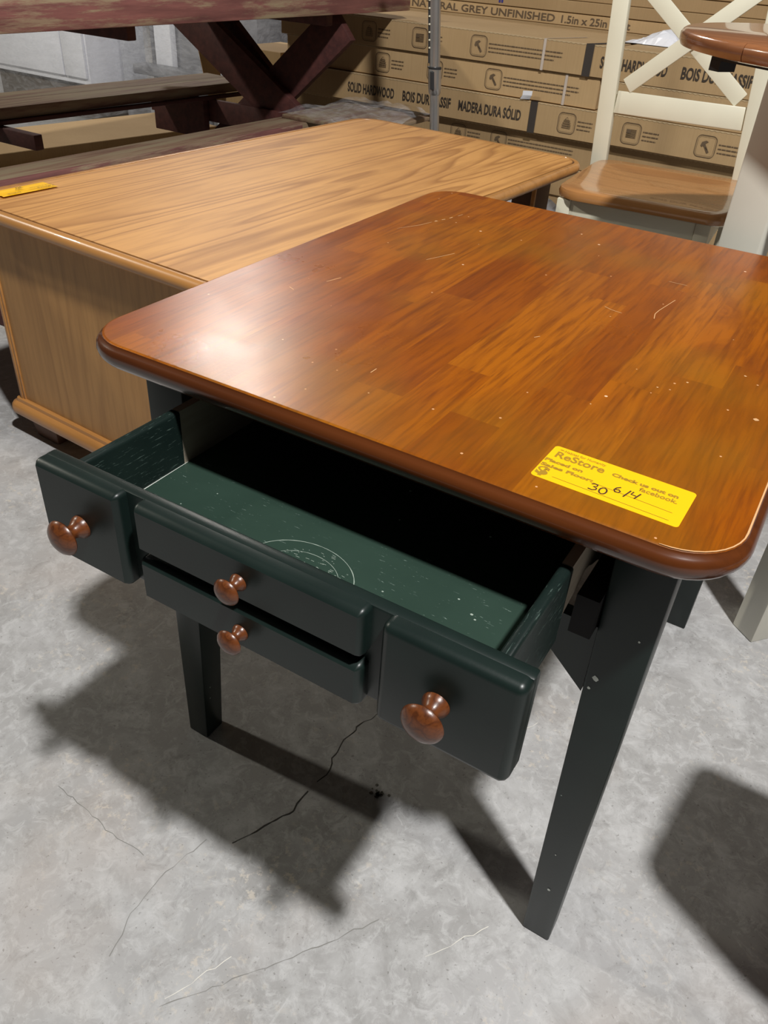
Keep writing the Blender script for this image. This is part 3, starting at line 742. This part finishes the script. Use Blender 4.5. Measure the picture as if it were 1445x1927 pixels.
# little things on the cartons
bm = bmesh.new()
g = []
for i in range(5):
    g.append([bm.verts.new((i * 0.012 + (0.012 if j else 0), -0.004 - 0.012 * math.sin(j * 1.2) * (0.5 + i * 0.1), j * 0.018 + i * 0.001)) for j in range(3)])
for i in range(4):
    for j in range(2): bm.faces.new((g[i][j], g[i + 1][j], g[i + 1][j + 1], g[i][j + 1]))
e_ = Vector((math.cos(SA), math.sin(SA), 0))
tg = link('paper_tag', bm, M_WHITEP, None, loc=stack_org + e_ * -0.795 + Vector((0, -0.004, 0.600)), rot=(0, 0, SA))
tag(tg, 'small white paper tag sticking out above the dark tape of a carton', 'paper')
bm = bmesh.new(); rnd = random.Random(2)
nx, ny = 14, 9; g = []
for i in range(nx + 1):
    row = []
    for j in range(ny + 1):
        u, v = i / nx, j / ny
        env = math.sin(PI * u) ** 0.6 * math.sin(PI * v) ** 0.6
        row.append(bm.verts.new((-0.15 + 0.30 * u + rnd.uniform(-.008, .008), -0.09 + 0.18 * v + rnd.uniform(-.008, .008), max(0.001, env * (0.052 * math.exp(-((u - 0.58) / 0.3) ** 2) + rnd.uniform(0, 0.018))))))
    g.append(row)
for i in range(nx):
    for j in range(ny): bm.faces.new((g[i][j], g[i + 1][j], g[i + 1][j + 1], g[i][j + 1]))
pb = link('plastic_bag', bm, M_WHITEP, None, loc=(-0.30, 3.56, 0.8475))
tag(pb, 'crumpled white plastic bag lying on the right carton stack', 'bag')


bm = bmesh.new(); rnd = random.Random(21)
bmesh.ops.create_icosphere(bm, subdivisions=3, radius=1.0)
for vv in bm.verts:
    k = 1 + rnd.uniform(-.10, .10)
    vv.co = Vector((vv.co.x * 0.22 * k, vv.co.y * 0.14 * k, max(0.0, 0.15 + vv.co.z * 0.15 * k)))
ws = link('paper_sack', bm, M_WHITEP, None, loc=(-0.66, 2.98, 0.0))
tag(ws, 'crumpled white paper sack on the floor seen under the oak desk rim', 'sack')

# ---------------------------------------------------------------- STEEL POLE
pt = thing('telescopic_pole', 'brushed steel telescopic pole with button holes standing behind the oak desk', 'pole', (-0.845, 2.60, 0))
def tube(name, r, z0, z1, mat, par, x=0.0, dxdz=-0.10, collar=False):
    bm = bmesh.new()
    prof = [(r, 0), (r, z1 - z0)] if not collar else collar
    lathe(bm, prof, 24)
    for vv in bm.verts: vv.co.x += (vv.co.z + z0) * dxdz + x
    o = link(name, bm, mat, par, smooth=True); 
    for vv in o.data.vertices: vv.co.z += z0
    return o
tube('lower_tube', 0.019, 0.02, 0.66, M_STEEL, pt)
tube('collar', 0, 0.655, 0.755, M_STEEL, pt, collar=[(0.0165, 0), (0.024, 0.012), (0.026, 0.03), (0.0265, 0.095), (0.0205, 0.1)])
tube('upper_tube', 0.0215, 0.75, 1.45, M_STEEL, pt)
tube('ring', 0, 0.752, 0.762, M_RUBBER, pt, collar=[(0.0265, 0), (0.0275, 0.002), (0.0275, 0.006), (0.02, 0.008)])
bm = bmesh.new(); box(bm, -0.009, 0.009, -0.031, -0.024, 0.680, 0.745, 0.003)
for vv in bm.verts: vv.co.x += vv.co.z * -0.10 + 0.003
link('lever', bm, M_RUBBER, pt)
bm = bmesh.new(); box(bm, -0.0215, -0.0155, -0.0165, -0.004, 0.77, 1.44)
for vv in bm.verts: vv.co.x += vv.co.z * -0.10
link('dark_slot', bm, M_RUBBER, pt)
for k in range(12):
    z = 0.822 + k * 0.0262
    bm = bmesh.new(); bmesh.ops.create_icosphere(bm, subdivisions=1, radius=0.0042)
    bmesh.ops.translate(bm, verts=bm.verts, vec=(-0.0155 + z * -0.10, -0.017, z))
    link('button', bm, M_CREAM, pt, smooth=True)
bm = bmesh.new(); lathe(bm, [(0.11, 0), (0.11, 0.012), (0.03, 0.02), (0.02, 0.03)], 32)
link('base_plate', bm, M_STEEL, pt, smooth=True)

# ---------------------------------------------------------------- CREAM CHAIR with crossed back
ch = thing('cross_back_chair', 'cream counter chair with crossed back and honey wood seat', 'chair', (-0.035, 1.700, 0), math.radians(4))
CW, CD, SZ = 0.455, 0.50, 0.62
def seat_slab(name, mat, parent, w_, d_, z, th, r, dish):
    bm = bmesh.new(); n = 26
    rings = [(rrect(w_, d_, r, -0.012), z - th), (rrect(w_, d_, r, -0.003), z - th + 0.004), (rrect(w_, d_, r, 0.0), z - th * 0.5), (rrect(w_, d_, r, -0.004), z - 0.005), (rrect(w_, d_, r, -0.014), z)]
    slab(bm, rings, True, False)
    last = rrect(w_, d_, r, -0.014)
    cx, cy = w_ / 2, d_ / 2
    prev = [(x, y, z) for x, y in last]
    prows = None
    for k in range(0, 7):
        s = 1 - k / 6 * 0.98
        dz = -dish * math.sin(min(1, (1 - s) * 1.7) * PI / 2) + dish * 0.75 * math.exp(-((1 - s) ** 2) * 0)* 0
        row = []
        for x, y in last:
            xx, yy = cx + (x - cx) * s, cy + (y - cy) * s
            ridge = dish * 0.7 * math.exp(-((xx - cx) / 0.03) ** 2) * max(0, 1 - (yy / d_) * 1.6) * (1 if k else 0)
            row.append(bm.verts.new((xx, yy, z + dz + ridge)))
        if prows: 
            for i in range(len(row)): bm.faces.new((prows[i], prows[(i + 1) % len(row)], row[(i + 1) % len(row)], row[i]))
        prows = row
    bm.faces.new(prows)
    bmesh.ops.remove_doubles(bm, verts=bm.verts, dist=0.0004)
    return link(name, bm, mat, parent, smooth=True)
seat_slab('seat', M_SEATWOOD, ch, CW + 0.045, CD, SZ, 0.032, 0.075, 0.008)
def chair_frame(ch, CW, CD, SZ, mat):
    for x in (0.012, CW - 0.052):
        bm = bmesh.new(); taper(bm, (x + 0.004, x + 0.034, 0.025, 0.055), (x, x + 0.040, 0.020, 0.060), 0, SZ - 0.0325, 0.002); link('leg', bm, mat, ch, smooth=True)
    lean = lambda z: -0.10 * (z - SZ)
    yb = lambda z: CD + (z - SZ) * 0.138
    for x in (0.0045, 0.4515):
        boardo('back_post', mat, ch, (x, CD + 0.055, 0.0), (x, CD - 0.005, SZ - 0.03), 0.050, 0.034, (0, 1, 0), 0.003)
        boardo('back_post', mat, ch, (x, CD - 0.005, SZ - 0.031), (x + lean(1.2), CD + 0.075, 1.20), 0.050, 0.034, (0, 1, 0), 0.003)
    for nm, z, h in (('lower_rail', 0.782, 0.064), ('top_rail', 1.155, 0.075)):
        boardo(nm, mat, ch, (0.0295 + lean(z), yb(z), z), (0.4265 + lean(z), yb(z), z), 0.020, h, (0, 0.138, 1), 0.003)
    za, zb = 0.815, 1.118
    boardo('cross_slat', mat, ch, (0.056 + lean(za), yb(za) - 0.005, za + 0.014), (0.416 + lean(zb), yb(zb) - 0.005, zb), 0.046, 0.010, (0, 1, -0.138), 0.002)
    boardo('cross_slat', mat, ch, (0.400 + lean(za), yb(za) + 0.006, za + 0.014), (0.040 + lean(zb), yb(zb) + 0.006, zb), 0.046, 0.010, (0, 1, -0.138), 0.002)
    boxo('seat_rail', mat, ch, 0.052, CW - 0.052, 0.024, 0.044, SZ - 0.112, SZ - 0.0325, bev=0.002)
    boxo('seat_rail', mat, ch, 0.052, CW - 0.052, CD - 0.05, CD - 0.032, SZ - 0.112, SZ - 0.0325, bev=0.002)
    for x in (0.016, CW - 0.034): boxo('seat_rail', mat, ch, x, x + 0.018, 0.060, CD - 0.03, SZ - 0.112, SZ - 0.0325, bev=0.002)
    for z in (0.18, 0.32):
        boxo('stretcher', mat, ch, 0.03, CW - 0.05, 0.032, 0.050, z, z + 0.03, bev=0.002)
    for x in (0.018, CW - 0.034): boxo('stretcher', mat, ch, x, x + 0.016, 0.050, CD + 0.02, 0.25, 0.28, bev=0.002)
chair_frame(ch, CW, CD, SZ, M_CREAM)

# ---------------------------------------------------------------- BAR TABLE (right)
bt = thing('bar_table', 'tall cream bar table with rounded brown wooden top at the right edge', 'table', (0.738, 1.347, 0), math.radians(-17.3))
BZ, BR, BX = 1.06, 0.426, 0.13
BRX, BRY = 0.432, 1.20
SEAM = -0.135
def leaf_left(r):
    a0 = math.acos(SEAM / r)
    return [(r * math.cos(a), r * math.sin(a)) for a in [a0 + (2 * PI - 2 * a0) * i / 40 for i in range(41)]]
def leaf_right(r):
    a0 = math.acos((SEAM + 0.0016) / r)
    up = [(r * math.cos(a), r * math.sin(a)) for a in [PI / 2 + (a0 - PI / 2) * i / 10 for i in range(11)]]
    dn = [(x, -y) for x, y in up[::-1]]
    return up + dn + [(BX + r * math.cos(a), r * math.sin(a)) for a in [-PI / 2 + PI * i / 40 for i in range(41)]]
for fn in (leaf_left, leaf_right):
    bm = bmesh.new()
    slab(bm, [(fn(BR + o), z) for o, z in ((-0.02, BZ - 0.030), (-0.004, BZ - 0.027), (0.0, BZ - 0.019), (0.0, BZ - 0.008), (-0.003, BZ - 0.003), (-0.008, BZ))], True, True)
    link('tabletop_leaf', bm, M_BARWOOD, bt, smooth=True)
bti = Matrix.Rotation(math.radians(17.3), 4, 'Z') @ Matrix.Translation((-0.738, -1.347, 0))
for wx, wy, hw, ra in ((0.580, 1.040, 0.0365, 9), (0.854, 0.920, 0.030, -22.7), (0.776, 1.615, 0.0365, 9), (1.045, 1.530, 0.0365, 9)):
    p = bti @ Vector((wx, wy, 0))
    bm = bmesh.new(); box(bm, -hw, hw, -hw, hw, 0, BZ - 0.036, 0.003)
    bm.transform(Matrix.Translation(p) @ Matrix.Rotation(math.radians(ra), 4, 'Z'))
    link('leg', bm, M_CREAM2, bt, smooth=True)
boxo('apron', M_CREAM2, bt, 0.06, 0.16, -0.30, 0.25, BZ - 0.075, BZ - 0.036, bev=0.002)
bm = bmesh.new(); box(bm, -0.02, 0.13, -0.02, 0.02, BZ - 0.044, BZ - 0.0305); box(bm, -0.02, 0.006, -0.02, 0.02, BZ - 0.062, BZ - 0.0442)
bm.transform(bti @ Matrix.Translation((BRX, BRY, 0)) @ Matrix.Rotation(math.radians(-35), 4, 'Z'))
link('leaf_bracket', bm, M_BLACK, bt)

# unseen stool added right of the frame, seat outlined to shade the floor there
sl = thing('shadow_stool', 'unseen low stool added to shade the floor right of the drawer table', 'stool', (1.12, 0.19, 0))
bm = bmesh.new()
o4 = [(-0.125, 0.165), (-0.150, -0.065), (0.01, -0.150), (0.26, -0.20), (0.30, 0.10), (0.16, 0.165)]
def rnd_poly(P, r, n=5):
    out = []
    for i, p in enumerate(P):
        a = Vector(P[i - 1]) - Vector(p); c_ = Vector(P[(i + 1) % len(P)]) - Vector(p); p = Vector(p)
        a = p + a.normalized() * r; c_ = p + c_.normalized() * r
        for k in range(n + 1):
            t_ = k / n; q = a * (1 - t_) ** 2 + p * 2 * t_ * (1 - t_) + c_ * t_ ** 2; out.append((q.x, q.y))
    return out
pp = rnd_poly(o4, 0.030)
slab(bm, [(pp, 0.57), (pp, 0.60)], True, True)
link('seat', bm, M_BARWOOD, sl)
for x, y in ((-0.03, 0.10), (0.04, -0.06), (0.22, -0.15), (0.22, 0.09)):
    bm = bmesh.new(); box(bm, x - 0.018, x + 0.018, y - 0.018, y + 0.018, 0, 0.5695, 0.003); link('leg', bm, M_BARWOOD, sl)

# ---------------------------------------------------------------- PICNIC TABLE (behind, left)
pk = thing('picnic_table', 'weathered dark red wooden picnic table with attached benches behind the oak desk', 'table', (-1.92, 2.2, 0))
def pb_(name, mat, x0, x1, y0, y1, z0, z1, bev=0.004):
    return boxo(name, mat, pk, x0 + 1.92, x1 + 1.92, y0 - 2.2, y1 - 2.2, z0, z1, bev=bev)
for k in range(5):
    pb_('top_plank', M_RED, -2.31 + 0.158 * k, -2.31 + 0.158 * k + 0.150, 0.30, 3.38 + 0.01 * (k % 2), 0.930, 0.968)
pb_('edge_board', M_RED, -1.518, -1.482, 0.30, 3.36, 0.882, 0.972)
pb_('edge_board', M_RED, -2.35, -2.314, 0.30, 3.36, 0.882, 0.966)
# benches: planks follow the measured lines
boardo('bench_plank', M_REDWORN, pk, (-2.49 + 1.92, 1.0 - 2.2, 0.498), (-2.30 + 1.92, 3.06 - 2.2, 0.498), 0.150, 0.044, (0, 0, 1), 0.004)
boardo('bench_plank', M_REDWORN, pk, (-2.655 + 1.92, 1.0 - 2.2, 0.496), (-2.465 + 1.92, 3.06 - 2.2, 0.496), 0.150, 0.044, (0, 0, 1), 0.004)
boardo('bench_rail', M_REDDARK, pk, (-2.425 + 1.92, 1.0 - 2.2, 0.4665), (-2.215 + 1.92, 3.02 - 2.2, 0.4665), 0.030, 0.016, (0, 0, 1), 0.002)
boardo('bench_plank', M_REDWORN, pk, (-1.525 + 1.92, 0.5 - 2.2, 0.498), (-1.425 + 1.92, 2.92 - 2.2, 0.498), 0.150, 0.044, (0, 0, 1), 0.004)
def leg_board(p, q, w=0.175, th=0.042):
    boardo('leg', M_REDDARK, pk, (p[0] + 1.92, p[1] - 2.2, p[2]), (q[0] + 1.92, q[1] - 2.2, q[2]), th, w, (1, 0, 0.6), 0.003)
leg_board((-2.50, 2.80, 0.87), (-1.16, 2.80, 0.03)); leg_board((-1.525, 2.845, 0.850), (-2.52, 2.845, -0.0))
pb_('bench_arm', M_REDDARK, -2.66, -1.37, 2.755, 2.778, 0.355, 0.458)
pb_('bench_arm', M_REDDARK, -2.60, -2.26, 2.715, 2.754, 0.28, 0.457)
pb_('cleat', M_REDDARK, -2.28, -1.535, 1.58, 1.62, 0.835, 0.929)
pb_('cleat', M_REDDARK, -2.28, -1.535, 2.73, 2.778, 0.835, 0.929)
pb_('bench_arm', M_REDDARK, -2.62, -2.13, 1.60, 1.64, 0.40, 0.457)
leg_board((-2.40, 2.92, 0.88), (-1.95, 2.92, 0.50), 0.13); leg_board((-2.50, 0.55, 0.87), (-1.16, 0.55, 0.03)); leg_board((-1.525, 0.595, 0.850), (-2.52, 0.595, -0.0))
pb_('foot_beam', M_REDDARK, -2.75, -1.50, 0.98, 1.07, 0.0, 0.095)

boardo('painted_edge', M_RED, pk, (-1.457 + 1.92, 0.5 - 2.2, 0.499), (-1.357 + 1.92, 2.30 - 2.2, 0.499), 0.018, 0.050, (0, 0, 1), 0.002)
# film draped over a bundle on the near bench end
bm = bmesh.new(); rnd = random.Random(9); nx, ny = 16, 14; g = []
for i in range(nx + 1):
    row = []
    for j in range(ny + 1):
        u, v = i / nx, j / ny
        x = -1.50 + 0.46 * u; y = 2.33 + 0.60 * v - 0.1 * u
        z = 0.556 + 0.012 * math.sin(u * 7 + v * 3) * math.sin(v * 9) + rnd.uniform(-.006, .006) - 0.012 * max(0, abs(u - 0.5) * 2 - 0.85) / 0.15
        row.append(bm.verts.new((x, y, z)))
    g.append(row)
for i in range(nx):
    for j in range(ny): bm.faces.new((g[i][j], g[i + 1][j], g[i + 1][j + 1], g[i][j + 1]))
fb = thing('wrapped_board_bundle', 'film wrapped greyish board bundle lying on the near picnic bench end', 'boards', (0, 0, 0))
o = link('film_wrap', bm, M_FILM, fb, smooth=True)
boxo('board', M_REDWORN, fb, -1.50, -1.04, 2.36, 2.82, 0.5205, 0.536, bev=0.003)

# ---------------------------------------------------------------- far left goods
fc = thing('wrapped_cabinet', 'white cabinet wrapped in clear film behind the picnic table', 'cabinet', (-5.08, 3.60, 0))
boxo('cabinet_body', M_CABWHITE, fc, 0, 0.99, 0.02, 0.55, 0.22, 1.10, bev=0.006)
boxo('door', M_CABWHITE, fc, 0.03, 0.76, 0.0, 0.019, 0.26, 1.06, bev=0.004)
boxo('side_door', M_CABWHITE, fc, 0.77, 0.975, 0.0, 0.019, 0.26, 1.06, bev=0.004)
boxo('handle', M_STEEL, fc, 0.36, 0.44, -0.012, -0.001, 0.545, 0.556)
boxo('plinth', M_PALLET, fc, 0.0, 0.99, 0.05, 0.55, 0.0, 0.219)
boxo('film_wrap', M_FILM, fc, -0.02, 1.01, -0.03, 0.57, 0.02, 1.12, bev=0.01)
gf = thing('wrapped_furniture', 'grey furniture pieces bundled in clear film beside the white cabinet', 'furniture', (-3.98, 3.95, 0))
boxo('grey_panel', M_WRAPGREY, gf, 0.05, 0.50, 0.1, 0.6, 0, 1.0, bev=0.01)
boxo('pale_post', M_CABWHITE, gf, 0.15, 0.30, 0.04, 0.095, 0, 1.02, bev=0.006)
boxo('grey_panel', M_WRAPGREY, gf, 0.53, 0.95, 0.16, 0.6, 0, 1.05, bev=0.01)
boxo('pale_post', M_CABWHITE, gf, 0.62, 0.74, 0.10, 0.155, 0, 0.98, bev=0.006)
boxo('seat_board', M_WRAPGREY, gf, 0.06, 0.97, -0.10, 0.03, 0.30, 0.36, bev=0.01)
boxo('film_wrap', M_FILM, gf, 0.0, 1.05, -0.14, 0.65, 0.0, 1.10, bev=0.02)
bm = bmesh.new(); lathe(bm, [(0.06, 0), (0.07, 0.02), (0.07, 0.16), (0.035, 0.23), (0.022, 0.26), (0.022, 0.29)], 20)
jg = link('plastic_jug', bm, M_WHITEP, None, smooth=True, loc=(-2.78, 4.03, 0.266))
tag(jg, 'white plastic jug on a low carton beside the wrapped furniture', 'jug')
lowc = carton('low carton carrying the white jug behind the far bench', 0.0, 0.26, 0, 0.22, 0.0, 0.265, M_CARD3, teeth=False, saz=0.0, org=Vector((-2.90, 3.92, 0)))
G4 = 'long cartons lying under the far picnic bench'
ca = carton('tan long carton lit on top, lying beyond the far picnic bench', 0.0, 1.6, 0.0, 0.52, 0.101, 0.20, M_CARD2, G4, False, math.radians(80), Vector((-3.00, 1.75, 0)))
cb = carton('flat brown carton under the tan long carton', 0.0, 1.62, 0.0, 0.56, 0.0, 0.10, M_CARD, G4, False, math.radians(80), Vector((-2.92, 1.70, 0)))
ptext(cb, '25in x 8ft  38mm x 635mm', 0.25, 0.055, 0.050, 0.70, M_INK2, 0.001)
cc = carton('brown carton on the floor between the picnic benches', 0.0, 1.25, 0.0, 0.30, 0.0, 0.14, M_CARD3, G4, False, math.radians(84), Vector((-1.95, 1.20, 0)))
cd_ = carton('open brown carton left of the tall stack with folded flap', 0.0, 0.42, 0.0, 0.55, 0.0, 0.46, M_CARD, None, False, SA, Vector((-2.70, 3.36, 0)))
boardo('flap', M_CARD2, cd_, (0.0, 0.0, 0.46), (-0.03, -0.10, 0.44), 0.004, 0.40, (0, 0, 1))
ce = carton('small tan carton on the open brown carton', 0.0, 0.33, 0.0, 0.40, 0.461, 0.62, M_CARD2, None, False, SA, Vector((-2.62, 3.40, 0)))
rk = thing('storage_rack', 'dark storage rack with black bins far behind the picnic table', 'rack', (-4.7, 5.2, 0))
for x in (0, 0.8, 1.6, 2.4):
    for y in (0, 0.5): boxo('upright', M_PALLET, rk, x, x + 0.05, y, y + 0.05, 0, 1.9)
for z in (0.12, 0.42, 0.78, 1.2, 1.7): boxo('shelf', M_PALLET, rk, -0.02, 2.47, -0.001 - 0.02, 0.57, z, z + 0.03) if False else boxo('shelf', M_PALLET, rk, 0.0505, 2.3995, 0.051, 0.499, z, z + 0.03)
for i, (x, z, wh) in enumerate(((0.9, 0.1505, 'bottom shelf, left bay'), (1.7, 0.1505, 'bottom shelf, right bay'), (0.9, 0.4505, 'middle shelf, left bay'), (1.7, 0.4505, 'middle shelf, right bay'))):
    tn = boxo('storage_bin', M_BLACK, None, x - 4.7, x - 4.7 + 0.62, 5.26, 5.66, z, z + 0.24, bev=0.01)
    tag(tn, 'black storage bin on the far dark rack, ' + wh, 'bin', 'black bins on the storage rack')
